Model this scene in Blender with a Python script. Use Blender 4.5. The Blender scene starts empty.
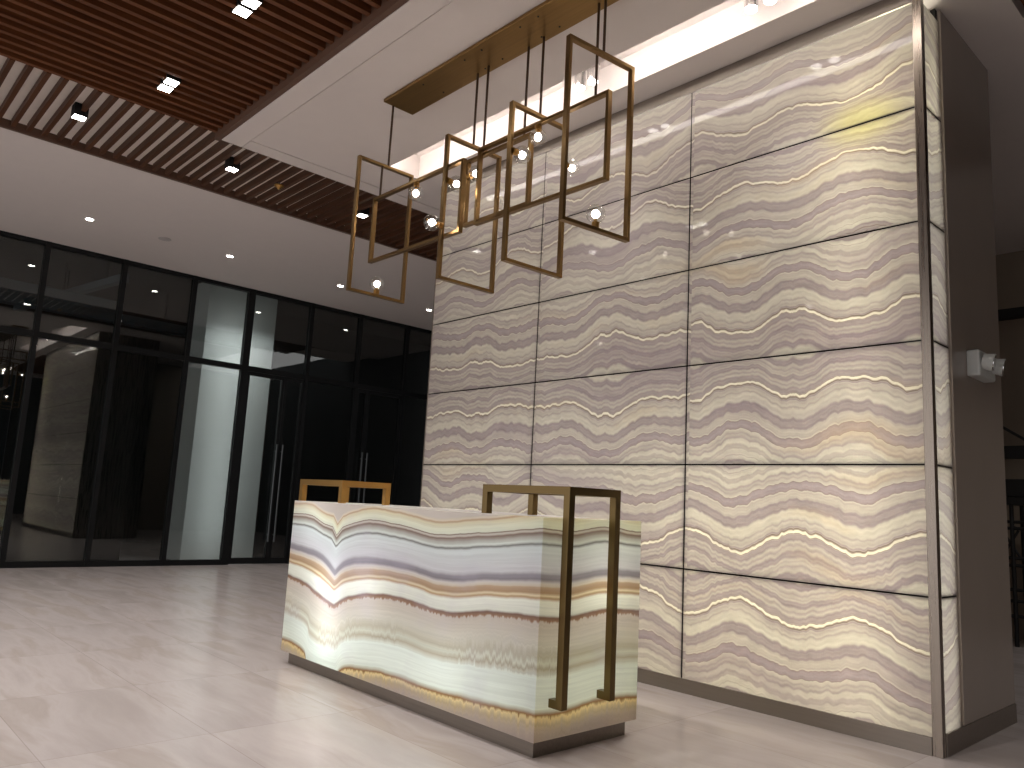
import bpy, bmesh, math, random
from mathutils import Vector, Matrix
random.seed(4)
S = bpy.context.scene
C = S.collection
PI = math.pi

# ------------------------------------------------------------------ helpers
def link(o, parent=None):
    C.objects.link(o)
    if parent is not None: o.parent = parent
    return o

def add_box(bm, x0, x1, y0, y1, z0, z1):
    vs = [bm.verts.new((x, y, z)) for x in (x0, x1) for y in (y0, y1) for z in (z0, z1)]
    for f in ((0, 1, 3, 2), (4, 6, 7, 5), (0, 4, 5, 1), (2, 3, 7, 6), (0, 2, 6, 4), (1, 5, 7, 3)):
        bm.faces.new([vs[i] for i in f])

def add_cyl(bm, p0, p1, r, n=16, r1=None):
    p0, p1 = Vector(p0), Vector(p1)
    d = p1 - p0
    M = Matrix.Translation((p0 + p1) / 2) @ d.to_track_quat('Z', 'Y').to_matrix().to_4x4()
    bmesh.ops.create_cone(bm, cap_ends=True, segments=n, radius1=r, radius2=r if r1 is None else r1, depth=d.length, matrix=M)

def add_ball(bm, c, r, sx=1, sy=1, sz=1, u=24, v=16):
    bmesh.ops.create_uvsphere(bm, u_segments=u, v_segments=v, radius=r,
                              matrix=Matrix.Translation(c) @ Matrix.Diagonal((sx, sy, sz, 1)))

def add_bar(bm, p0, p1, w, h, up=(0, 0, 1)):
    """rectangular bar from p0 to p1, w wide and h tall"""
    p0, p1 = Vector(p0), Vector(p1)
    d = (p1 - p0); L = d.length; d.normalize()
    u = Vector(up)
    if abs(d.dot(u)) > .99: u = Vector((1, 0, 0))
    s = d.cross(u).normalized(); t = s.cross(d).normalized()
    M = Matrix((( s.x, d.x, t.x, 0), (s.y, d.y, t.y, 0), (s.z, d.z, t.z, 0), (0, 0, 0, 1)))
    M = Matrix.Translation((p0 + p1) / 2) @ M
    r = bmesh.ops.create_cube(bm, size=1)
    for v in r['verts']:
        v.co = M @ Vector((v.co.x * w, v.co.y * L, v.co.z * h))

def obj(name, bm, mat, parent=None, bevel=0, smooth=False, loc=None):
    bmesh.ops.recalc_face_normals(bm, faces=bm.faces)
    me = bpy.data.meshes.new(name); bm.to_mesh(me); bm.free()
    if smooth:
        for p in me.polygons: p.use_smooth = True
    if mat is not None: me.materials.append(mat)
    o = bpy.data.objects.new(name, me)
    if bevel:
        b = o.modifiers.new('bevel', 'BEVEL'); b.width = bevel; b.segments = 2; b.limit_method = 'ANGLE'
    link(o, parent)
    if loc is not None:                     # origin at the thing's base
        me.transform(Matrix.Translation(-Vector(loc)))
        o.location = loc
    return o

def thing(name, label, cat, loc=(0, 0, 0), group=None, rz=0):
    o = bpy.data.objects.new(name, None); link(o)
    o.empty_display_size = .1
    o.location = loc; o.rotation_euler = (0, 0, rz)
    o['label'] = label; o['category'] = cat
    if group: o['group'] = group
    return o

def root(name, label=None):                 # a part of the setting that has parts
    o = bpy.data.objects.new(name, None); link(o); o.empty_display_size = .1
    o['kind'] = 'structure'
    if label: o['label'] = label
    return o

def struct(name, bm, mat, label=None, **k):
    o = obj(name, bm, mat, **k); o['kind'] = 'structure'
    if label: o['label'] = label
    return o

def boxes(*bs):
    bm = bmesh.new()
    for b in bs: add_box(bm, *b)
    return bm

def lin(c):
    def f(v):
        v /= 255.
        return v / 12.92 if v <= .04045 else ((v + .055) / 1.055) ** 2.4
    return (f(c[0]), f(c[1]), f(c[2]), 1)

# ------------------------------------------------------------------ node helper
class G:
    def __init__(s, name):
        s.m = bpy.data.materials.new(name); s.m.use_nodes = True
        s.t = s.m.node_tree; s.t.nodes.clear()
        s.out = s.t.nodes.new('ShaderNodeOutputMaterial')
    def n(s, typ, ins=None, **k):
        nd = s.t.nodes.new(typ)
        for a, b in k.items(): setattr(nd, a, b)
        for i, v in (ins or {}).items():
            s.set(nd.inputs[i], v)
        return nd
    def set(s, sock, v):
        if isinstance(v, bpy.types.NodeSocket): s.t.links.new(v, sock)
        else: sock.default_value = v
    def m_(s, op, a, b=0., c=None, clamp=False):
        nd = s.t.nodes.new('ShaderNodeMath'); nd.operation = op; nd.use_clamp = clamp
        s.set(nd.inputs[0], a); s.set(nd.inputs[1], b)
        if c is not None: s.set(nd.inputs[2], c)
        return nd.outputs[0]
    def add(s, a, b): return s.m_('ADD', a, b)
    def mul(s, a, b): return s.m_('MULTIPLY', a, b)
    def vec(s, x=0., y=0., z=0.):
        return s.n('ShaderNodeCombineXYZ', {0: x, 1: y, 2: z}).outputs[0]
    def pos(s, space='world'):
        if space == 'world': v = s.n('ShaderNodeNewGeometry').outputs['Position']
        else: v = s.n('ShaderNodeTexCoord').outputs['Object']
        return s.n('ShaderNodeSeparateXYZ', {0: v}).outputs[:]
    def noise(s, v, scale=1., detail=2., rough=.5, dist=0.):
        nd = s.n('ShaderNodeTexNoise', {'Vector': v, 'Scale': scale, 'Detail': detail, 'Roughness': rough, 'Distortion': dist})
        return nd.outputs[0]
    def mr(s, v, a, b, c, d, interp='LINEAR'):
        nd = s.n('ShaderNodeMapRange', {0: v, 1: a, 2: b, 3: c, 4: d}); nd.interpolation_type = interp; nd.clamp = True
        return nd.outputs[0]
    def ramp(s, f, stops, interp='LINEAR'):
        nd = s.n('ShaderNodeValToRGB', {0: f}); r = nd.color_ramp; r.interpolation = interp
        while len(r.elements) > 1: r.elements.remove(r.elements[-1])
        r.elements[0].position = stops[0][0]; r.elements[0].color = lin(stops[0][1])
        for p, c in stops[1:]:
            e = r.elements.new(p); e.color = lin(c)
        return nd.outputs[0]
    def curve(s, v, pts, x0, x1, y0, y1):
        """float curve through real-valued points"""
        t = s.mr(v, x0, x1, 0., 1.)
        nd = s.n('ShaderNodeFloatCurve', {1: t})
        c = nd.mapping.curves[0]
        P = [((x - x0) / (x1 - x0), (y - y0) / (y1 - y0)) for x, y in pts]
        c.points[0].location = P[0]; c.points[1].location = P[-1]
        for p in P[1:-1]: c.points.new(*p)
        for p in c.points:
            if abs(p.location[0] - .25) < .045: p.handle_type = 'VECTOR'
        nd.mapping.update()
        return s.mr(nd.outputs[0], 0., 1., y0, y1)
    def mixc(s, f, a, b, mode='MIX'):
        nd = s.n('ShaderNodeMix', data_type='RGBA', blend_type=mode)
        s.set(nd.inputs[0], f); s.set(nd.inputs[6], a); s.set(nd.inputs[7], b)
        return nd.outputs[2]
    def bsdf(s, col, rough=.5, metal=0., spec=.5, normal=None, coat=0., **k):
        nd = s.n('ShaderNodeBsdfPrincipled', {'Base Color': col, 'Roughness': rough, 'Metallic': metal, 'Specular IOR Level': spec, 'Coat Weight': coat})
        if normal is not None: s.set(nd.inputs['Normal'], normal)
        for a, b in k.items(): s.set(nd.inputs[a.replace('_', ' ')], b)
        return nd.outputs[0]
    def mix(s, f, a, b):
        nd = s.n('ShaderNodeMixShader'); s.set(nd.inputs[0], f)
        s.t.links.new(a, nd.inputs[1]); s.t.links.new(b, nd.inputs[2]); return nd.outputs[0]
    def done(s, sh):
        s.t.links.new(sh, s.out.inputs[0]); return s.m
    def bump(s, h, st=.3, d=.01):
        return s.n('ShaderNodeBump', {'Strength': st, 'Distance': d, 'Height': h}).outputs[0]

def plain(name, c, rough=.6, metal=0., spec=.5, var=.04, scale=6., br=0.):
    g = G(name); P = g.n('ShaderNodeNewGeometry').outputs['Position']
    n = g.noise(P, scale, 3.)
    k = g.mr(n, .3, .7, 1 - var, 1 + var)
    base = lin(c)
    col = g.n('ShaderNodeVectorMath', {0: base[:3], 3: k}, operation='SCALE').outputs[0]
    r = g.mr(n, .3, .7, rough * .92, min(1, rough * 1.08))
    return g.done(g.bsdf(col, r, metal, spec))

def emis(name, c, st):
    g = G(name)
    return g.done(g.n('ShaderNodeEmission', {0: lin(c), 1: st}).outputs[0])

# ------------------------------------------------------------------ materials
def onyx_shader(g, col, trans, rough=.12):
    d = g.bsdf(col, rough, 0., .27)
    t = g.n('ShaderNodeBsdfTranslucent', {0: col}).outputs[0]
    return g.mix(trans, d, t)

def mat_wall_onyx(name='book_matched_onyx', tr=.5):
    g = G(name); x, y, z = g.pos()[:3]
    s = g.add(x, g.mul(y, -1.0))                  # runs on round the corner
    s = g.add(s, 4.831 + 1.6925)                  # 0 at the right corner of the front face
    v = g.m_('PINGPONG', g.add(z, -.097 + 1.494), .747)
    u = g.m_('PINGPONG', s, .808)
    # shape of the layers: a crest on every joint and centre line, different from slab to slab
    w = g.add(g.mul(g.m_('COSINE', g.mul(u, 2 * PI / .808)), .075), g.mul(g.m_('PINGPONG', u, .404), .19))
    row = g.m_('FLOOR', g.mul(g.add(z, -.097), 1 / 1.494))
    colm = g.m_('FLOOR', g.mul(s, 1 / 1.616))
    seed = g.add(g.mul(row, 3.7), g.mul(colm, 0.55))
    n1 = g.add(g.noise(g.vec(g.mul(u, 1.7), g.mul(v, .55), seed), 1., 2., .45), -.5)
    n2 = g.add(g.noise(g.vec(g.mul(u, 6.5), g.mul(v, 1.6), g.mul(row, 2.)), 1., 2., .5), -.5)
    n5 = g.m_('ABSOLUTE', g.add(g.noise(g.vec(g.mul(u, 11.), g.mul(v, 2.2), g.mul(row, 1.3)), 1., 1., .5), -.5))
    n3 = g.add(g.noise(g.vec(g.mul(s, 24), g.mul(v, 16), 5.), 1., 1., .5), -.5)
    n4 = g.add(g.noise(g.vec(g.mul(s, .55), g.mul(z, .5), 9.), 1., 1., .5), -.5)
    h = g.add(v, w)
    for n, a in ((n1, .27), (n2, .06), (n5, -.065), (n3, .007), (n4, .25)): h = g.add(h, g.mul(n, a))
    # yellowish knot high up by the corner
    kx, kz = g.mul(g.add(x, 2.02), 2.6), g.mul(g.add(z, -3.83), 4.6)
    kd = g.m_('SQRT', g.add(g.mul(kx, kx), g.mul(kz, kz)))
    km = g.mr(kd, .15, 1., 1., 0., 'SMOOTHSTEP')
    h = g.add(h, g.mul(km, .16))
    b1 = g.noise(g.vec(0., 0., g.mul(h, 6.3)), 1., 3.4, .62)
    c1 = g.ramp(b1, [(.0, (154, 143, 143)), (.30, (168, 158, 157)), (.38, (186, 178, 176)), (.43, (172, 160, 156)),
                     (.452, (210, 206, 194)), (.50, (197, 191, 182)), (.545, (178, 169, 167)), (.585, (194, 187, 179)),
                     (.60, (154, 141, 132)), (.612, (228, 224, 209)), (.66, (217, 212, 200)), (.70, (186, 177, 172)), (1, (164, 155, 154))])
    # warm / golden clouds inside single layers
    w1 = g.noise(g.vec(g.mul(s, .7), g.mul(z, .9), g.mul(h, 5.)), 1., 2., .5)
    c2 = g.mixc(g.mr(w1, .60, .76, 0., .3), c1, lin((206, 188, 158)), 'MIX')
    c3 = g.mixc(g.mr(w1, .44, .30, 0., .35), c2, lin((168, 155, 160)), 'MIX')
    c3 = g.mixc(g.mul(km, .55), c3, lin((206, 202, 152)))
    # soft mottling along the layers
    mt = g.noise(g.vec(g.mul(s, 9), g.mul(z, 9), g.mul(h, 40)), 1., 3., .6)
    c4 = g.mixc(1., c3, g.n('ShaderNodeCombineColor', {0: g.mr(mt, .25, .75, .92, 1.06), 1: g.mr(mt, .25, .75, .92, 1.06), 2: g.mr(mt, .25, .75, .92, 1.06)}).outputs[0], 'MULTIPLY')
    return g.done(onyx_shader(g, c4, tr, .035))

def mat_desk_onyx():
    g = G('banded_white_onyx'); x, y, z = g.pos()[:3]
    X0, X1 = -5.53, -2.85
    nw = g.add(g.noise(g.vec(g.mul(g.add(x, y), 5.), g.mul(z, 3.), 0.), 1., 3., .55), -.5)
    zz = g.add(z, g.mul(nw, .022))
    # the side faces are mirrored on round the corner
    ydip = g.mul(g.m_('SINE', g.mul(g.add(y, -2.89), 9.)), .012)
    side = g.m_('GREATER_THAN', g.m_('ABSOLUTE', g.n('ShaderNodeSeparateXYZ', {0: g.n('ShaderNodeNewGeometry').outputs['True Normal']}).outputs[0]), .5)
    zz = g.add(zz, g.mul(ydip, side))
    zA = g.curve(x, [(X0, 1.085), (-5.26, 1.085), (-5.05, 1.035), (-4.93, 1.02), (-4.87, .965), (-4.80, 1.025), (-4.65, 1.06), (-4.47, 1.09), (-4.18, 1.08), (-3.72, 1.045), (-3.4, 1.07), (X1, 1.13)], X0, X1, 0, 1.2)
    zC = g.curve(x, [(X0, .85), (-5.22, .83), (-5.03, .80), (-4.85, .715), (-4.70, .80), (-4.47, .83), (-4.1, .835), (-3.6, .81), (-3.26, .85), (X1, .89)], X0, X1, 0, 1.2)
    zE = g.curve(x, [(X0, .62), (-5.31, .60), (-5.08, .545), (-4.83, .49), (-4.62, .57), (-4.33, .62), (-4.0, .63), (-3.6, .605), (-3.31, .65), (X1, .68)], X0, X1, 0, 1.2)
    zG = g.curve(x, [(X0, .17), (-5.30, .155), (-5.17, .12), (-5.12, .03), (-4.75, .02), (-4.66, .11), (-4.41, .15), (-4.1, .175), (-3.7, .17), (-3.3, .19), (X1, .22)], X0, X1, 0, 1.2)
    v = g.mr(zz, g.add(zG, -.16), zG, 0., .1)
    v = g.add(v, g.mr(zz, zG, zE, 0., .4))
    v = g.add(v, g.mr(zz, zE, zC, 0., .2))
    v = g.add(v, g.mr(zz, zC, zA, 0., .2))
    v = g.add(v, g.mr(zz, zA, g.add(zA, .10), 0., .1))
    # ragged crystal fringes below the brown seam and in the grey layer
    rg = g.add(g.noise(g.vec(g.mul(x, 38.), g.mul(y, 38.), g.mul(z, 3.)), 1., 2., .7), -.5)
    m1 = g.mul(g.mr(v, .24, .30, 0., 1.), g.mr(v, .36, .44, 1., 0.))
    m2 = g.mul(g.mr(v, .44, .475, 0., 1.), g.mr(v, .49, .50, 1., 0.))
    m3 = g.mul(g.mr(v, .0, .02, 0., 1.), g.mr(v, .085, .1, 1., 0.))
    v = g.add(v, g.mul(rg, g.add(g.add(g.mul(g.mul(m1, g.mr(g.noise(g.vec(g.mul(x, 2.), y, 3.), 1., 1.), .42, .6, 0., 1.)), .13), g.mul(m2, .05)), g.mul(m3, .05))))
    st = [(0, (192, 176, 172)), (.05, (204, 190, 176)), (.072, (212, 194, 160)), (.09, (244, 222, 168)), (.098, (158, 116, 74)), (.112, (206, 206, 190)), (.125, (232, 240, 232)),
          (.25, (226, 234, 228)), (.285, (186, 178, 160)), (.31, (210, 212, 200)), (.335, (190, 184, 168)), (.38, (206, 202, 192)), (.484, (202, 192, 184)),
          (.492, (158, 126, 106)), (.507, (128, 100, 88)), (.52, (222, 224, 216)), (.582, (238, 240, 232)), (.597, (180, 148, 116)), (.609, (228, 214, 184)), (.622, (174, 144, 118)), (.648, (190, 166, 142)), (.656, (214, 204, 190)),
          (.672, (206, 200, 200)), (.686, (142, 136, 146)), (.708, (154, 150, 160)), (.722, (206, 206, 214)), (.825, (218, 226, 230)), (.836, (124, 124, 124)), (.846, (222, 230, 228)), (.884, (136, 114, 104)), (.893, (222, 218, 210)), (.902, (124, 102, 92))]
    c = g.ramp(v, st)
    top = g.ramp(v, [(.904, (224, 228, 212)), (.935, (232, 234, 216)), (.965, (226, 218, 190)), (.975, (196, 168, 138)), (.985, (226, 216, 198)), (1, (212, 204, 198))])
    c = g.mixc(g.m_('GREATER_THAN', v, .9035), c, top)
    mo = g.noise(g.vec(g.mul(x, 2.2), g.mul(y, 2.2), g.mul(z, 3.5)), 1., 3., .6)
    c = g.mixc(g.mr(mo, .5, .75, 0., .30), c, lin((192, 184, 204)))
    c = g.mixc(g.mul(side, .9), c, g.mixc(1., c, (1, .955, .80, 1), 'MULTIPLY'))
    fine = g.noise(g.vec(g.mul(x, 1.5), g.mul(y, 1.5), g.mul(v, 90.)), 1., 3., .6)
    k = g.mr(fine, .3, .7, .9, 1.05)
    c = g.mixc(1., c, g.n('ShaderNodeCombineColor', {0: k, 1: k, 2: k}).outputs[0], 'MULTIPLY')
    return g.done(onyx_shader(g, c, .55, .08))

def mat_floor():
    g = G('polished_marble_tiles'); x, y, z = g.pos()[:3]
    TY, TX = .775, 1.20
    fy = g.mul(g.add(y, -1.025 + 7.75), 1 / TY); fx = g.mul(g.add(x, 5.31 + 24.), 1 / TX)
    iy, ix = g.m_('FLOOR', fy), g.m_('FLOOR', fx)
    id_ = g.n('ShaderNodeTexWhiteNoise', {'Vector': g.vec(ix, iy, 0.)}).outputs[0]
    ry, rx = g.m_('FRACT', fy), g.m_('FRACT', fx)
    ey = g.mul(g.m_('MINIMUM', ry, g.m_('SUBTRACT', 1., ry)), TY)
    ex = g.mul(g.m_('MINIMUM', rx, g.m_('SUBTRACT', 1., rx)), TX)
    joint = g.m_('LESS_THAN', g.m_('MINIMUM', ex, ey), .0022)
    off = g.mul(id_, 37.)
    d = g.add(g.noise(g.vec(g.mul(x, .8), g.mul(y, .8), off), 1., 2., .5), -.5)
    h = g.add(g.add(g.mul(y, 3.), g.mul(d, 1.5)), off)
    vein = g.noise(g.vec(g.mul(x, .55), h, off), 1., 5., .6)
    c = g.ramp(vein, [(.0, (168, 156, 153)), (.38, (184, 174, 170)), (.52, (194, 184, 181)), (.62, (180, 169, 163)), (1, (200, 190, 187))])
    k = g.mr(id_, 0., 1., .965, 1.02)
    c = g.mixc(1., c, g.n('ShaderNodeCombineColor', {0: k, 1: k, 2: g.mul(k, .99)}).outputs[0], 'MULTIPLY')
    c = g.mixc(g.mul(joint, .35), c, lin((120, 104, 98)))
    r = g.mr(vein, .3, .7, .16, .24)
    return g.done(g.bsdf(c, r, 0., .5))

def mat_wood(name, axis):
    g = G(name); x, y, z = g.pos()[:3]
    v = g.vec(g.mul(x, 1.5 if axis == 0 else 30.), g.mul(y, 1.5 if axis == 1 else 30.), g.mul(z, 30.))
    n = g.noise(v, 1., 3., .6)
    c = g.ramp(n, [(.2, (72, 38, 17)), (.5, (96, 54, 27)), (.8, (118, 72, 40))])
    if axis == 0: c = g.mixc(1., c, (.62, .66, .72, 1), 'MULTIPLY')       # the cross slats are tinted darker
    return g.done(g.bsdf(c, .5, 0., .4))

def mat_metal(name, c, rough, axis=2, st=.1):
    g = G(name); x, y, z = g.pos()[:3]
    sc = [60, 60, 60]; sc[axis] = 2
    n = g.noise(g.vec(g.mul(x, sc[0]), g.mul(y, sc[1]), g.mul(z, sc[2])), 1., 3., .6)
    r = g.mr(n, .3, .7, rough * .85, rough * 1.2)
    base = lin(c)
    k = g.mr(n, .3, .7, 1 - st, 1 + st)
    col = g.n('ShaderNodeVectorMath', {0: base[:3], 3: k}, operation='SCALE').outputs[0]
    return g.done(g.bsdf(col, r, 1., .5))

def mat_glass(name, tint, f0, rough=.01):
    g = G(name)
    t = g.n('ShaderNodeBsdfTransparent', {0: (*tint, 1)}).outputs[0]
    r = g.n('ShaderNodeBsdfGlossy', {'Color': (.95, .98, .97, 1), 'Roughness': rough}).outputs[0]
    lw = g.n('ShaderNodeLayerWeight', {0: .5}).outputs['Facing']      # 1 - cos
    f = g.add(f0, g.mul(g.m_('POWER', lw, 5.), 1 - f0))               # Schlick
    return g.done(g.mix(f, t, r))

ONYX = mat_wall_onyx(); ONYXS = mat_wall_onyx('dimmed_onyx_strip', .22); DESK = mat_desk_onyx(); FLOOR = mat_floor()  # side strip uses a less translucent copy to dim its glow
WOODX = mat_wood('dark_walnut_across', 0); WOODY = mat_wood('dark_walnut_along', 1)
BRASS = plain('brushed_brass', (178, 138, 80), .30, 1., var=.02)
BRONZE = plain('brushed_bronze_frame', (134, 107, 70), .30, 1., var=.02)
CANOPY = mat_metal('brushed_brass_plate', (146, 116, 72), .34, 0)
STEEL = mat_metal('brushed_steel', (146, 138, 130), .34, 0, .04)
STEELV = mat_metal('brushed_steel_upright', (150, 140, 130), .28, 2)
PLASTER = plain('white_ceiling_paint', (214, 206, 202), .75, var=.015)
PLASTER2 = plain('upper_ceiling_paint', (236, 228, 220), .85, var=.02)
DARKMET = plain('black_window_frame', (16, 18, 20), .45, spec=.3)
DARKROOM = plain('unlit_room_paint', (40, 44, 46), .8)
PANELD = plain('black_sheet', (12, 13, 13), .5)
GREYW = plain('grey_satin_wall', (158, 146, 136), .22, var=.03, scale=1.5)
RIGHTW = plain('dim_corridor_wall', (140, 126, 110), .6)
COLW = plain('white_column_paint', (205, 212, 210), .6, var=.02)
COLS = plain('blue_grey_column_side', (62, 76, 84), .5)
BLACK = plain('matt_black', (14, 13, 13), .6)
GAP = plain('dark_joint', (30, 26, 24), .8)
WHITEP = plain('white_plastic', (205, 208, 205), .35, var=.02)
CHROME = mat_metal('polished_chrome', (200, 200, 200), .12)
SATIN = mat_metal('satin_handle', (96, 100, 102), .35)
GLASS = mat_glass('dark_tinted_glass', (.69, .71, .71), .075)
GLOBE = mat_glass('clear_globe_glass', (.93, .93, .93), .16)
LAMP = emis('lamp_glow', (255, 248, 238), 22)
FIL = emis('bulb_glow', (255, 240, 224), 20)
COVEL = emis('cove_led_panel', (255, 246, 238), 14)
WOODF = plain('dark_edge_board', (92, 66, 52), .5)

# ------------------------------------------------------------------ sizes
YW = 4.831                                # face of the onyx wall
ZC = [.097, .847, 1.594, 2.329, 3.070, 3.813, 4.522]
XC = [-6.544, -4.954, -3.3385, -1.6925]
XR = -1.639                               # right face of the onyx block
YE = 6.15                                 # far end of the block
ZI = 4.62                                 # island ceiling
GX = -12.843; ZG = 4.684                  # glass wall, perimeter ceiling

# ------------------------------------------------------------------ floor
struct('floor', boxes((-20, 6, -6, 13, -.12, 0)), FLOOR, 'polished beige marble floor laid in large tiles')

# ------------------------------------------------------------------ onyx block
wb = root('wall_back', 'tall book-matched onyx feature wall in dark-jointed panels')
obj('backing', boxes((XC[0] + .01, XR - .10, 5.52, 5.56, 0, ZI)), PLASTER2, wb)
g_ = .0045
bm = bmesh.new()                                       # joint strips behind the slabs
for z in ZC[1:-1]: add_box(bm, XC[0], XC[-1], YW + .004, YW + .02, z - .012, z + .012)
for x in XC[1:-1]: add_box(bm, x - .012, x + .012, YW + .004, YW + .02, ZC[0], ZC[-1])
obj('joint', bm, GAP, wb)
for i in range(3):
    for j in range(6):
        z0 = ZC[j] + (g_ if j else 0); z1 = ZC[j + 1] - g_
        bm = bmesh.new()
        x0, x1 = XC[i] + (g_ if i else 0), XC[i + 1] - (g_ if i < 2 else 0)
        vs = [bm.verts.new(p) for p in ((x0, YW, z0), (x1, YW, z0), (x1, YW, z1), (x0, YW, z1))]
        bm.faces.new(vs)
        o = obj('onyx_panel', bm, ONYX, wb)
        sd = o.modifiers.new('thickness', 'SOLIDIFY'); sd.thickness = .0012; sd.offset = 1 if False else -1
wr = root('wall_right', 'narrow side of the feature block, onyx strip then dark grey satin wall')
YS0, YS1 = 4.875, 5.135
for j in range(6):
    bm = bmesh.new()
    vs = [bm.verts.new(p) for p in ((XR - .004, YS0, ZC[j] + .004), (XR - .004, YS1, ZC[j] + .004), (XR - .004, YS1, ZC[j + 1] - g_), (XR - .004, YS0, ZC[j + 1] - g_))]
    bm.faces.new(vs)
    obj('onyx_strip', bm, ONYXS, wr)
bm = bmesh.new()
for z in ZC[1:-1]: add_box(bm, XR - .03, XR - .008, YS0, YS1, z - .012, z + .012)
obj('joint', bm, GAP, wr)
obj('grey_side', boxes((XR - .10, XR, 5.175, YE, .12, ZI), (XC[0], XR - .10, YE - .05, YE, 0, ZI), (XR - .12, XR - .09, 5.14, YE, 0, ZI)), GREYW, wr)
obj('shadow_gap', boxes((XR - .05, XR - .02, YS1, 5.175, .1, ZI)), BLACK, wr)
obj('end_cheek', boxes((XC[0] - .012, XC[0], YW - .004, YE, 0, ZI)), STEELV, wb)
struct('trim_1', boxes((XC[-1], XR, YW - .006, YW + .045, 0, ZI)), STEELV, 'brushed steel corner post of the onyx wall', bevel=.002)
struct('trim_2', boxes((XC[0] - .01, XC[-1] - .001, YW - .01, YW + .02, ZC[-1], ZI + .0)), STEEL, 'brushed steel band along the top of the onyx wall')
struct('baseboard_back', boxes((XC[0] - .012, XC[-1] - .001, YW - .012, YW + .02, 0, ZC[0])), STEEL, 'brushed steel skirting under the onyx wall')
struct('baseboard_right', boxes((XR - .02, XR + .006, YW + .047, YE + .005, 0, .12)), STEEL, 'brushed steel skirting along the block side')

# LED boards standing in the cavity behind the onyx
def area(name, loc, rot, sx, sy, power, col=(1, .93, .85), spread=PI):
    l = bpy.data.lights.new(name, 'AREA'); l.shape = 'RECTANGLE'; l.size = sx; l.size_y = sy
    l.energy = power; l.color = col; l.spread = spread
    o = bpy.data.objects.new(name, l); link(o); o.location = loc; o.rotation_euler = rot
    return o
area('backlight', (-2.9, 5.45, .8), (-PI / 2, 0, 0), 1.6, 1.4, 25, (1, .98, .86))
AX = (-PI / 2, 0, 0)                                   # facing -y
area('backlight', (-4.1, 5.45, .85), AX, 4.8, 1.9, 34, (.97, .98, 1))
area('backlight', (-4.1, 5.48, 2.5), AX, 4.8, 3.8, 52, (.95, .96, 1))
area('backlight', (-2.08, 5.22, 2.0), (-PI / 2, 0, 0), .10, 3.9, 20, (1, .98, .89))
area('backlight', (-2.0, 5.25, 3.95), (-PI / 2, 0, .2), .15, .5, 5, (1, .95, .7))

# ------------------------------------------------------------------ reception desk
DX0, DX1, DY0, DY1, DZ, DB, IN = -5.525, -2.854, 2.89, 3.703, 1.185, .086, .045
desk = thing('reception_desk', 'glowing banded onyx reception desk on a recessed steel plinth', 'desk', ((DX0 + DX1) / 2, (DY0 + DY1) / 2, 0))
def under(o, p):
    o.parent = p; o.matrix_parent_inverse = Matrix.Translation(p.location).inverted(); return o
under(obj('onyx_body', boxes((DX0, DX1, DY0, DY1, DB, DZ)), DESK, None, bevel=.003), desk)
under(obj('plinth', boxes((DX0 + IN, DX1 - IN, DY0 + IN, DY1 - IN, 0, DB - .001)), mat_metal('plinth_steel', (128, 120, 112), .34, 0), None), desk)
area('desk_backlight', ((DX0 + DX1) / 2, (DY0 + DY1) / 2, .13), (PI, 0, 0), 2.4, .6, 5, (.96, 1, .98))
for hx, hy, hz, hp in ((-4.95, 3.10, .62, 1.5), (-4.45, 3.10, .66, .8), (-5.2, 3.15, 1.05, .8), (-3.6, 3.16, .30, .55), (-3.10, 3.4, .85, 1.0), (-4.9, 3.1, .3, 1.4)):
    l = bpy.data.lights.new('desk_led', 'POINT'); l.energy = hp * 1.4; l.shadow_soft_size = .03; l.color = (.97, 1, .98)
    lo = bpy.data.objects.new('desk_led', l); link(lo); lo.location = (hx, hy, hz)
area('desk_backlight', ((DX0 + DX1) / 2, (DY0 + DY1) / 2 , .80), (PI / 2, 0, 0), 2.3, .4, 1.5, (.97, .98, 1))

w = .021
def desk_frame(xo, xi, y0, y1, zt, sgn):
    bm = bmesh.new(); zb = .245
    for y in (y0, y1):
        add_box(bm, xo - w, xo + w, y - w, y + w, zb, zt)                      # outer post
        add_box(bm, xi - w, xi + w, y - w, y + w, DZ, zt)                      # inner post on the desk top
        a, b = sorted((xo - sgn * w, xi + sgn * w))
        add_box(bm, a, b, y - w, y + w, zt - 2 * w, zt)                        # top rail
        face = DX1 if sgn > 0 else DX0
        a, b = sorted((xo - sgn * w, face))
        add_box(bm, a, b, y - w, y + w, zb, zb + 2 * w)                        # foot against the end face
    for x in (xo, xi):
        add_box(bm, x - w, x + w, y0 + w, y1 - w, zt - 2 * w, zt)
    return bm
o = under(obj('brass_frame', desk_frame(-2.785, -3.43, 3.005, 3.375, 1.350, 1), plain('dark_bronze_rail', (112, 94, 62), .33, 1., var=.02), None), desk)
o['label'] = 'dark bronze square-tube frame over the near end'
o = under(obj('brass_frame', desk_frame(-5.62, -5.03, 3.005, 3.385, 1.350, -1), BRASS, None), desk)
o['label'] = 'golden square-tube frame over the far end'

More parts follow.
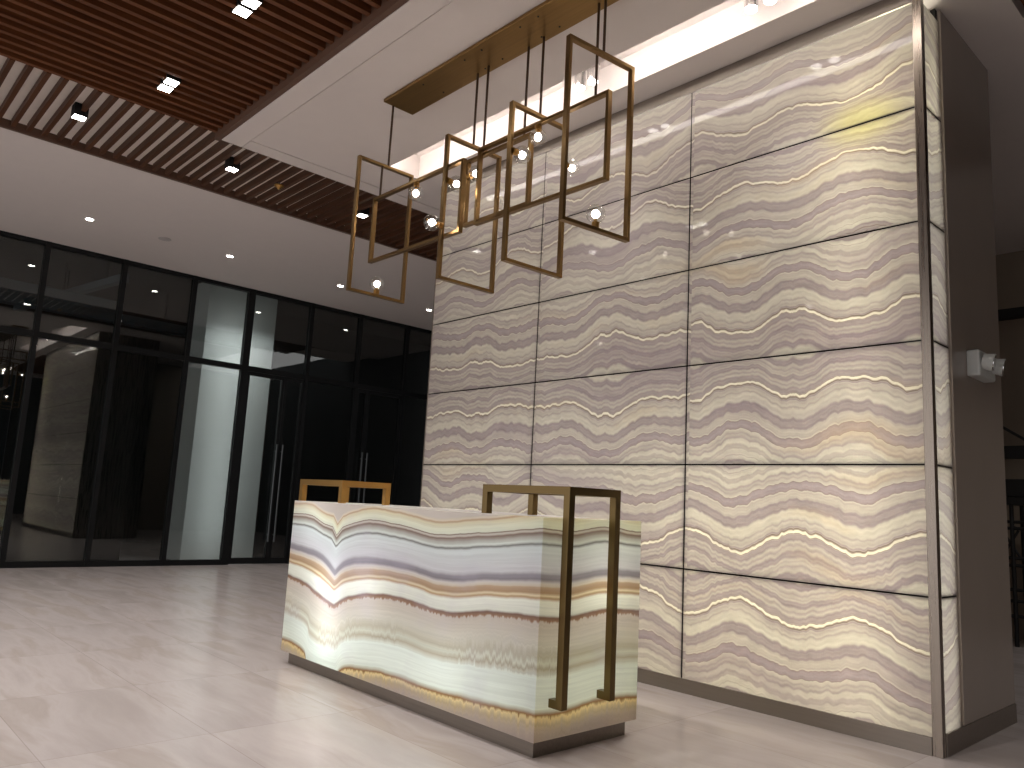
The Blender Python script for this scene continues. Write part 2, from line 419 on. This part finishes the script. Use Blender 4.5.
# ------------------------------------------------------------------ ceiling
ce = root('ceiling', 'white plaster ceilings around fields of dark wooden slats')
IX, IY = -7.33, 2.70                                   # corner of the island
CV = (-6.60, -1.72, 4.155, 4.545)                      # cove slot
TH = .30
SZ, SH = 4.69, .085
obj('island_soffit', boxes(
    (IX, 6, IY, IY + .20, ZI, ZI + TH), (IX, IX + .20, IY + .207, 8.0, ZI, ZI + TH),
    (IX + .207, 6, IY + .207, CV[2], ZI + .004, ZI + TH),
    (IX + .207, CV[0], CV[2], CV[3], ZI + .004, ZI + TH), (CV[1], 6, CV[2], CV[3], ZI + .004, ZI + TH),
    (IX + .207, -1.28, CV[3], 8.0, ZI + .004, ZI + TH), (-1.28, 6, CV[3], 4.83, ZI + .004, ZI + TH), (-1.28, 6, 4.83, 8.0, ZI + .15, ZI + TH)), PLASTER, ce)
obj('corridor_soffit', boxes((-3.2, 6, 8.0, 12.5, ZI + .004, ZI + TH)), PLASTER, ce)
obj('cove_recess', boxes((CV[0], CV[1], CV[2], CV[3], ZI + .26, ZI + .28)), PLASTER, ce)
obj('led_strip', boxes((CV[0] + .03, CV[1] - .03, CV[2] + .001, CV[2] + .012, ZI + .05, ZI + .10)), COVEL, ce)
# recess for the perimeter
obj('perimeter_soffit', boxes((-9.60, -8.93, -6, 10.8, ZG, ZG + .3), (GX - .2, -9.608, -6, 10.8, ZG + .004, ZG + .3)), PLASTER, ce)
obj('upper_ceiling', boxes((-8.9, IX - .052, -6, 10.8, SZ + .0755, SZ + .12)), PLASTER2, ce)
obj('slat_backing', boxes((IX - .05, 6, -6, IY, SZ + SH + .051, 4.86)), WOODY, ce)
# wooden slats

bm = bmesh.new(); k = 0
x = IX - .02
while x < 3.5:
    add_box(bm, x - .0225, x + .0225, -4.5, IY - .05, SZ, SZ + SH); x += .130
x = -1.22
while x < 3.5:
    add_box(bm, x - .0225, x + .0225, 4.835, 7.995, ZI + .01, ZI + .09); x += .130
obj('wood_slats', bm, WOODY, ce)
bm = bmesh.new(); y = -3.0
while y < 9.0:
    add_box(bm, -8.84, IX - .056, y - .020, y + .020, SZ, SZ + .075); y += .1355
obj('wood_slats', bm, WOODX, ce)
obj('edge_board', boxes((IX - .055, 6, IY - .05, IY - .002, ZI + .005, 4.86), (-8.928, -8.88, -6, 9.5, ZG - .002, 4.92), (IX - .054, IX - .003, IY + .01, 8.0, ZI + .02, 4.86)), WOODF, ce)
bm = bmesh.new()                                        # carriers above the slats
for yy in (-3., -1.2, .6, 2.2): add_box(bm, IX, 3.5, yy, yy + .04, SZ + SH, SZ + SH + .05)
obj('slat_carrier', bm, BLACK, ce)

# ------------------------------------------------------------------ downlights
def spot(loc, power, ang=1.9, col=(1, .965, .94), blend=.9, r=.04):
    l = bpy.data.lights.new('downlight_or_fill', 'SPOT'); l.energy = power; l.spot_size = ang; l.spot_blend = blend
    l.shadow_soft_size = r; l.color = col
    o = bpy.data.objects.new('downlight_or_fill', l); link(o); o.location = loc; return o

def square_light(x, y, z, n, label, power, along='y'):
    t = thing('square_downlight', label, 'ceiling light', (x, y, z), 'square lights among the wooden slats')
    for q in range(n):
        o_ = 0 if n == 1 else (q - .5) * .150
        dx, dy = (o_, 0) if along == 'x' else (0, o_)
        bm = boxes((dx - .060, dx + .060, dy - .060, dy + .060, .004, .12)); obj('housing', bm, BLACK, t)
        lens = obj('lens', boxes((dx - .050, dx + .050, dy - .050, dy + .050, 0, .0035)), LAMP, t)
    if n == 1:
        bm = bmesh.new(); add_cyl(bm, (0, 0, .12), (0, 0, SZ + .0765 - z), .008); obj('stem', bm, CHROME, t)
    spot((x, y, z - .02), power)
square_light(-5.20, 1.985, 4.683, 2, 'twin square downlight among slats, nearest the picture top', 95, 'x')
square_light(-6.785, 1.99, 4.683, 2, 'twin square downlight among slats, left of the ceiling island corner', 95, 'x')
square_light(-7.98, 1.59, 4.64, 1, 'single square downlight at the far left of the slat strip', 55)
square_light(-8.0, 3.09, 4.64, 1, 'single square downlight hanging left of the brass sprinkler', 55)
square_light(-8.08, 4.775, 4.64, 1, 'single square downlight seen through the leftmost hanging frame', 55)

def round_light(x, y, label, power, z=ZG):
    t = thing('round_downlight', label, 'ceiling light', (x, y, z), 'round lights in the white ceiling')
    bm = bmesh.new(); add_cyl(bm, (0, 0, -.006), (0, 0, 0.006), .060, 24); obj('rim', bm, WHITEP, t)
    bm = bmesh.new(); add_cyl(bm, (0, 0, -.009), (0, 0, -.0065), .046, 24); obj('lens', bm, LAMP, t)
    spot((x, y, z - .02), power)
round_light(-11.19, 2.52, 'round downlight in white ceiling above left window bays', 55)
round_light(-11.23, 4.45, 'round downlight in white ceiling, right of the round vent', 55)
round_light(-11.30, 6.38, 'round downlight beside the leftmost hanging frame bottom corner', 55)
round_light(-11.38, 8.29, 'round downlight against the left edge of the onyx wall', 55)

for x, y, lb in ((-11.22, 3.50, 'flush round vent between two downlights in the white ceiling'), (-11.0, 8.35, 'flush round vent by the left edge of the onyx wall')):
    bm = bmesh.new(); add_cyl(bm, (x, y, ZG - .006), (x, y, ZG + .003), .085, 32); add_cyl(bm, (x, y, ZG - .012), (x, y, ZG - .006), .06, 32)
    o = obj('ceiling_vent', bm, plain('vent_paint', (186, 180, 178), .6), None, bevel=.002, loc=(x, y, ZG)); o['label'] = lb; o['category'] = 'vent'

sp = thing('sprinkler', 'small brass sprinkler head hanging below the wooden slat strip', 'sprinkler', (-8.04, 3.656, 4.63))
bm = bmesh.new(); add_cyl(bm, (0, 0, 0), (0, 0, .018), .03, 20, .055); add_cyl(bm, (0, 0, .018), (0, 0, .03), .055, 20); add_cyl(bm, (0, 0, -.02), (0, 0, 0), .012, 12, .025)
obj('head', bm, BRASS, sp)
bm = bmesh.new(); add_cyl(bm, (0, 0, .03), (0, 0, .1365), .01, 10); obj('pipe', bm, STEELV, sp)

# spotlights in the cove, clear trims
for x, y, lb in ((-4.02, 4.34, 'twin clear spotlight in the glowing cove, behind the hanging frames'), (-2.48, 4.36, 'twin clear spotlight in the glowing cove, at the picture top')):
    t = thing('cove_spotlight', lb, 'ceiling light', (x, y, ZI), 'spotlights in the cove')
    for q in (-.07, .07):
        bm = bmesh.new(); add_cyl(bm, (q, 0, .02), (q, 0, .26), .045, 20, .055); obj('housing', bm, CHROME, t)
        bm = bmesh.new(); add_cyl(bm, (q, 0, .012), (q, 0, .0195), .04, 20); obj('lens', bm, LAMP, t)
    spot((x, y, ZI - .0), 40, 1.4)

# ------------------------------------------------------------------ chandelier
ch = thing('chandelier', 'linear chandelier of interlocking brass rectangles and clear globes hung from a brass plate', 'chandelier', (-4.3, 3.48, ZI))
CO = Vector((-4.3, 3.48, ZI))
CB = 4.592
o = under(obj('canopy', boxes((-5.44, -2.78, 3.33, 3.635, CB, ZI - .0005)), CANOPY, None, bevel=.002), ch)
for xx in (-4.95, -4.42, -4.22, -3.80, -3.62, -3.2):
    for yy in (3.39, 3.575):
        xs_ = xx + (.03 if yy > 3.5 else 0)
        bm = bmesh.new(); add_cyl(bm, (xs_, yy, CB - .004), (xs_, yy, CB + .0003), .007, 10)
        q = obj('screw', bm, BLACK, None); q.parent = o

def rect_frame(c, yaw, L, H, wd=.023, dp=.038):
    """square-tube rectangle, L long and H tall, standing upright"""
    bm = bmesh.new()
    for s in (-1, 1):
        add_box(bm, s * (L / 2 - wd / 2) - wd / 2, s * (L / 2 - wd / 2) + wd / 2, -dp / 2, dp / 2, -H / 2, H / 2)
        add_box(bm, -L / 2 + wd, L / 2 - wd, -dp / 2, dp / 2, s * (H / 2 - wd / 2) - wd / 2, s * (H / 2 - wd / 2) + wd / 2)
    bm.transform(Matrix.Translation(c) @ Matrix.Rotation(yaw, 4, 'Z'))
    return bm
FW, FH = .565, 1.195
FR = dict(F1=(-5.450, 3.416, 3.466, PI / 2 - .010, .548, 1.158), F2=(-4.490, 3.594, 3.421, PI / 2 - .026, .535, 1.131),
          F3=(-3.760, 3.588, 3.417, PI / 2 - .036, .540, 1.142), F4=(-3.071, 3.447, 3.523, PI / 2 - .10, FW, FH))
HR = dict(P=(-4.913, 3.370, 3.465, 1.208, .571), R=(-3.741, 3.570, 3.614, 1.299, .614), Q=(-4.206, 3.602, 3.615, .728, .546))
frame_o = {}
for k_, (x, y, z, a, L_, H_) in FR.items():
    frame_o[k_] = under(obj('upright_frame', rect_frame((x, y, z), a, L_, H_), BRONZE, None, bevel=.001), ch)
for k_, (x, y, z, L, H) in HR.items():
    frame_o[k_] = under(obj('long_frame', rect_frame((x, y, z), 0, L, H), BRONZE, None, bevel=.001), ch)
def top(k_): 
    if k_ in FR: return FR[k_][2] + FR[k_][5] / 2
    return HR[k_][2] + HR[k_][4] / 2
DROD = mat_metal('dark_rod', (92, 76, 64), .4)
for x, y, k_ in ((-5.44, 3.43, 'F1'), (-5.447, 3.375, 'P'), (-4.49, 3.585, 'F2'), (-4.345, 3.570, 'R'), (-3.93, 3.602, 'Q'), (-3.76, 3.590, 'F3'), (-3.10, 3.50, 'F4'), (-3.22, 3.57, 'R')):
    bm = bmesh.new(); add_cyl(bm, (x, y, top(k_) - .004), (x, y, top('F1') - .01 if k_ == 'P' else CB + .004), .0095, 10)
    under(obj('rod', bm, DROD, None), ch)

GR = .062
def bulb(c, d):
    """globe centred at c; its socket is on the side pointing along -d, on the frame"""
    c, d = Vector(c), Vector(d).normalized()
    bm = bmesh.new(); add_ball(bm, c, GR, u=28, v=18); gl = under(obj('globe', bm, GLOBE, None, smooth=True), ch)
    bm = bmesh.new()
    add_cyl(bm, c - d * (GR + .028), c - d * (GR - .008), .024, 20); add_cyl(bm, c - d * (GR - .008), c - d * .03, .011, 14)
    so = obj('socket', bm, BRASS, None); so.parent = gl; so.matrix_parent_inverse = gl.matrix_parent_inverse @ Matrix.Identity(4)
    bm = bmesh.new(); add_ball(bm, c, .026, u=16, v=10); add_cyl(bm, c - d * .03, c - d * .008, .010, 12, .017)
    fi = obj('filament_bulb', bm, FIL, None, smooth=True); fi.parent = gl; fi.matrix_parent_inverse = gl.matrix_parent_inverse @ Matrix.Identity(4)
    for q in (so, fi): q.matrix_parent_inverse = Matrix.Identity(4)
    l = bpy.data.lights.new('bulb_lamp', 'POINT'); l.energy = 3.0; l.color = (1, .86, .7); l.shadow_soft_size = .02
    lo = bpy.data.objects.new('bulb_lamp', l); link(lo); lo.location = c
    l.energy = 0.0 if False else 3.0
K = GR + .03
B_ = [((-5.443, 3.412, 3.466 - .579 + .02 + K), (0, 0, 1)),
      ((-4.913, 3.370, 3.465 + .2855 - .02 - K), (0, 0, -1)),
      ((-4.483, 3.327 - K, 3.257), (0, -1, 0)),
      ((-4.483, 3.345 + K, 3.621), (0, 1, 0)),
      ((-4.206 - .364 + .02 + K, 3.602, 3.753), (1, 0, 0)),
      ((-3.750, 3.336 + K, 3.626), (0, 1, 0)),
      ((-3.750, 3.570, 3.614 + .307 - .02 - K), (0, 0, -1)),
      ((-3.770, 3.858 + K, 3.716), (0, 1, 0)),
      ((-3.071, 3.447, 3.523 - FH / 2 + .02 + K), (0, 0, 1))]
for c, d in B_: bulb(c, d)

# ------------------------------------------------------------------ glass wall
MU = [2.40, 3.47, 4.56]
ys = [-3.0, -1.95, -.85, .25, 1.32, 2.40, 3.47, 4.56, 5.545, 6.71, 7.75, 8.85, 9.95]
TR = 3.30
mw = .035
n_w = 0; n_d = 0
for i in range(len(ys) - 1):
    a, b = ys[i], ys[i + 1]
    isdoor = i in (8, 10)
    wide = .06 if abs(a - 5.545) < .01 else mw
    wideb = .06 if abs(b - 5.545) < .01 else mw
    if isdoor:
        n_d += 1; r = root('door_%d' % n_d, 'dark glazed door leaf in the black glass wall')
    n_w += 1; rw = root('window_%d' % n_w, 'tall dark glass bay of the left wall')
    obj('frame', boxes((GX - .05, GX + .05, a - (wide if i else mw), a + wide, 0, ZG + .004) if True else None,
                       (GX - .045, GX + .045, a + wide, b - wideb, TR - .045, TR + .045),
                       (GX - .045, GX + .045, a + wide, b - wideb, ZG - .06, ZG + .003),
                       *([] if isdoor else [(GX - .045, GX + .045, a + wide, b - wideb, 0, .085)])), DARKMET, rw)
    gl = boxes((GX - .006, GX + .006, a + wide, b - wideb, TR + .045, ZG - .06))
    if not isdoor: add_box(gl, GX - .006, GX + .006, a + wide, b - wideb, .085, TR - .045)
    obj('pane', gl, GLASS, rw)
    if isdoor:
        m = {8: 6.30, 10: 8.03}[i]
        for (p, q, sg) in ((a + wide, m - .003, 1), (m + .003, b - wideb, -1)):
            lf = obj('door_leaf', boxes((GX - .03, GX + .03, p, q, .01, .11), (GX - .03, GX + .03, p, q, TR - .11, TR - .047),
                                        (GX - .03, GX + .03, p, p + .05, .11, TR - .11), (GX - .03, GX + .03, q - .05, q, .11, TR - .11)), DARKMET, r)
            obj('pane', boxes((GX - .006, GX + .006, p + .05, q - .05, .11, TR - .11)), GLASS, r)
            yh = (m - .055) if sg > 0 else (m + .055)
            bm = bmesh.new(); add_cyl(bm, (GX + .085, yh, .38), (GX + .085, yh, 2.05), .016, 14)
            for zz in (.50, 1.93): add_cyl(bm, (GX + .03, yh, zz), (GX + .085, yh, zz), .010, 10)
            obj('door_handle', bm, SATIN, r, smooth=False)
# room behind the glass
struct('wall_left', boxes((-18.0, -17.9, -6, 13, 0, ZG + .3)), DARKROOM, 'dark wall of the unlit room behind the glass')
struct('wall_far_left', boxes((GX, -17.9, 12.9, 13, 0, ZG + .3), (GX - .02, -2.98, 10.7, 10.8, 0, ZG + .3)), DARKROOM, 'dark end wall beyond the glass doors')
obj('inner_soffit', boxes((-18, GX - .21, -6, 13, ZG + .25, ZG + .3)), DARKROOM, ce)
struct('trim_3', boxes((-13.50, -13.44, 6.33, 12.8, 0, 4.5)), PANELD, 'black sheet added to keep the view behind the glazed doors dark')  # added full-height sheet, keeps the depth behind the doors black
struct('trim_4', boxes((-13.5, -13.44, 2.35, 4.1, 0, 3.1)), PANELD, 'black partition behind the left glass bays')
struct('trim_5', boxes((-14.3, -13.45, 5.055, 6.32, 0, ZG + .2)), COLW, 'white square column behind the glass')
DUCT = plain('duct_paint', (88, 104, 112), .4)
for p0, p1, w_, h_ in (((-14.6, -2, 4.35), (-14.9, 4.0, 4.35), .28, .16), ((-15.3, -2, 4.25), (-15.6, 12, 4.25), .28, .16), ((-17.5, 2.9, 4.5), (-13.2, 3.6, 4.5), .12, .12)):
    bm = bmesh.new(); add_bar(bm, p0, p1, w_, h_)
    o = obj('air_duct', bm, DUCT, None, loc=p0); o['label'] = 'grey air duct under the dark ceiling behind the left glass bays'; o['category'] = 'duct'; o['group'] = 'air ducts behind the glass'
    for q in (.15, .5, .85):
        c = Vector(p1) * q + Vector(p0) * (1 - q) - Vector(p0)
        obj('hanger', boxes((c.x - .012, c.x + .012, c.y - .012, c.y + .012, c.z + h_ / 2 - .01, ZG + .252 - p0[2])), BLACK, o)
area('column_fill_lamp', (-12.98, 5.7, 4.6), (0, .12, 0), .06, 1.2, 7, (1, .99, .97), 1.3)  # added unseen fill that brightens the column from above
area('column_fill_strip', (-12.93, 5.545, 2.2), (0, PI / 2, 0), 4.0, .08, 6.0, (1, .99, .97))  # added fill strip for the column, hidden behind the wide mullion

# ------------------------------------------------------------------ emergency light on the grey side
el = thing('emergency_light', 'white wall-mounted emergency light with round lamp heads on the grey side wall', 'emergency light', (XR, 5.60, 2.20))
obj('case', boxes((-.002, .075, -.16, .16, .0, .17)), WHITEP, el, bevel=.012)
for yy, zz in ((.10, .13), (-.10, .13)):
    bm = bmesh.new(); add_cyl(bm, (.075, yy, zz - .03), (.135, yy + .012, zz - .045), .048, 24, .058)
    hd = obj('lamp_head', bm, WHITEP, el)
    bm = bmesh.new(); add_cyl(bm, (.1352, yy + .0122, zz - .0452), (.140, yy + .013, zz - .046), .050, 24); obj('lens', bm, CHROME, hd)

# ------------------------------------------------------------------ corridor at the right
spot((-.6, 9.0, 4.6), 90)  # added fill spot, brightens the passage
spot((1.2, 5.2, 4.6), 70)  # added fill spot, brightens the grey side wall
struct('wall_far', boxes((-2.86, 6, 10.7, 10.8, 0, 4.62), (-2.98, -2.87, YE, 12.5, 0, 4.62)), RIGHTW, 'dim wall at the end of the passage on the right')
struct('trim_6', boxes((-2.865, 3, 9.9, 10.05, 3.62, 3.72)), BLACK, 'black rail across the passage at the right edge')
sc = thing('steel_scaffold', 'dark steel scaffold stack at the right picture edge behind the block', 'scaffold', (-2.3, 10.2, 0))
def L(x, y, z): return (x + 2.3, y - 10.2, z)
for xx in (-2.62, -1.5):
    bm = bmesh.new()
    add_cyl(bm, L(xx, 10.0, 0), L(xx, 10.0, 1.52), .022, 10); add_cyl(bm, L(xx, 10.4, 0), L(xx, 10.4, 1.52), .022, 10)
    obj('post', bm, BLACK, sc)
bm = bmesh.new()
for zz in (.32, .48, .60, .86, .94, 1.26, 1.33):
    add_cyl(bm, L(-2.74, 10.0, zz), L(-1.45, 10.0, zz), .018, 8)
obj('rungs', bm, BLACK, sc)
bm = bmesh.new()
for s in (0, 1): add_cyl(bm, L(-2.72, 10.0, .96 if s else 1.24), L(-2.56, 10.0, 1.24 if s else .96), .014, 8)
add_cyl(bm, L(-2.62, 10.0, 1.28), L(-1.5, 10.0, .9), .014, 8)
obj('brace', bm, BLACK, sc)
obj('deck', boxes((*[v for v in (-2.74 + 2.3, -1.45 + 2.3)], -.25, .25, 1.52, 1.60)), BLACK, sc)
o = obj('tool_chest', boxes((-2.74, -2.1, 9.98, 10.35, 1.603, 1.80)), BLACK, None, bevel=.01, loc=(-2.4, 10.2, 1.6)); o['label'] = 'black chest lying on the scaffold deck at the right edge'; o['category'] = 'box'
bm = bmesh.new(); add_bar(bm, (-2.85, 10.1, 2.10), (-1.2, 10.1, 2.13), .12, .14); add_bar(bm, (-2.85, 10.1, 2.5), (-2.2, 10.1, 2.05), .03, .03)
o = struct('trim_7', bm, BLACK, 'dark beam across the passage above the scaffold')

# dark side wall of the lobby; front side left open for added ambient light
struct('wall_side', boxes((6, 6.1, -6, 12.5, 0, 5.06), (-2.0 + 8, 6.1, -6, -5.9, 0, 5)), DARKROOM, 'lobby wall to the right of the viewpoint')
# lamps of the lobby that lie outside the picture
for x, y in ((-3.7, 2.03), (-2.1, 2.03), (-8.13, .1), (-5.3, -.6), (-6.9, -.6), (-3.7, -.6), (-2.1, -.6)):
    spot((x, y, 4.66), 85)
for y in (.6, -1.3): spot((-11.15, y, ZG - .02), 55)

# ------------------------------------------------------------------ world, camera, colour
W = bpy.data.worlds.new('world'); S.world = W; W.use_nodes = True
W.node_tree.nodes['Background'].inputs[0].default_value = (1, .96, .95, 1)
W.node_tree.nodes['Background'].inputs[1].default_value = .8  # added ambient fill entering through the open front side

f, yaw, pit, rol = 779.4353, -.8278, .1514, .0523
cy, sy = math.cos(yaw), math.sin(yaw)
fw = Vector((sy * math.cos(pit), cy * math.cos(pit), math.sin(pit)))
r0 = Vector((cy, -sy, 0)); u0 = r0.cross(fw)
r = r0 * math.cos(rol) + u0 * math.sin(rol); u = -r0 * math.sin(rol) + u0 * math.cos(rol)
cd = bpy.data.cameras.new('camera'); co = bpy.data.objects.new('camera', cd); link(co)
cd.sensor_width = 36; cd.lens = f / 1024 * 36; cd.clip_start = .05
co.matrix_world = Matrix(((r.x, u.x, -fw.x, 0), (r.y, u.y, -fw.y, 0), (r.z, u.z, -fw.z, 1.25), (0, 0, 0, 1)))
S.camera = co
S.view_settings.view_transform = 'Standard'; S.view_settings.look = 'None'
S.view_settings.exposure = 0.66; S.view_settings.gamma = 1; S.view_settings.use_curve_mapping = False
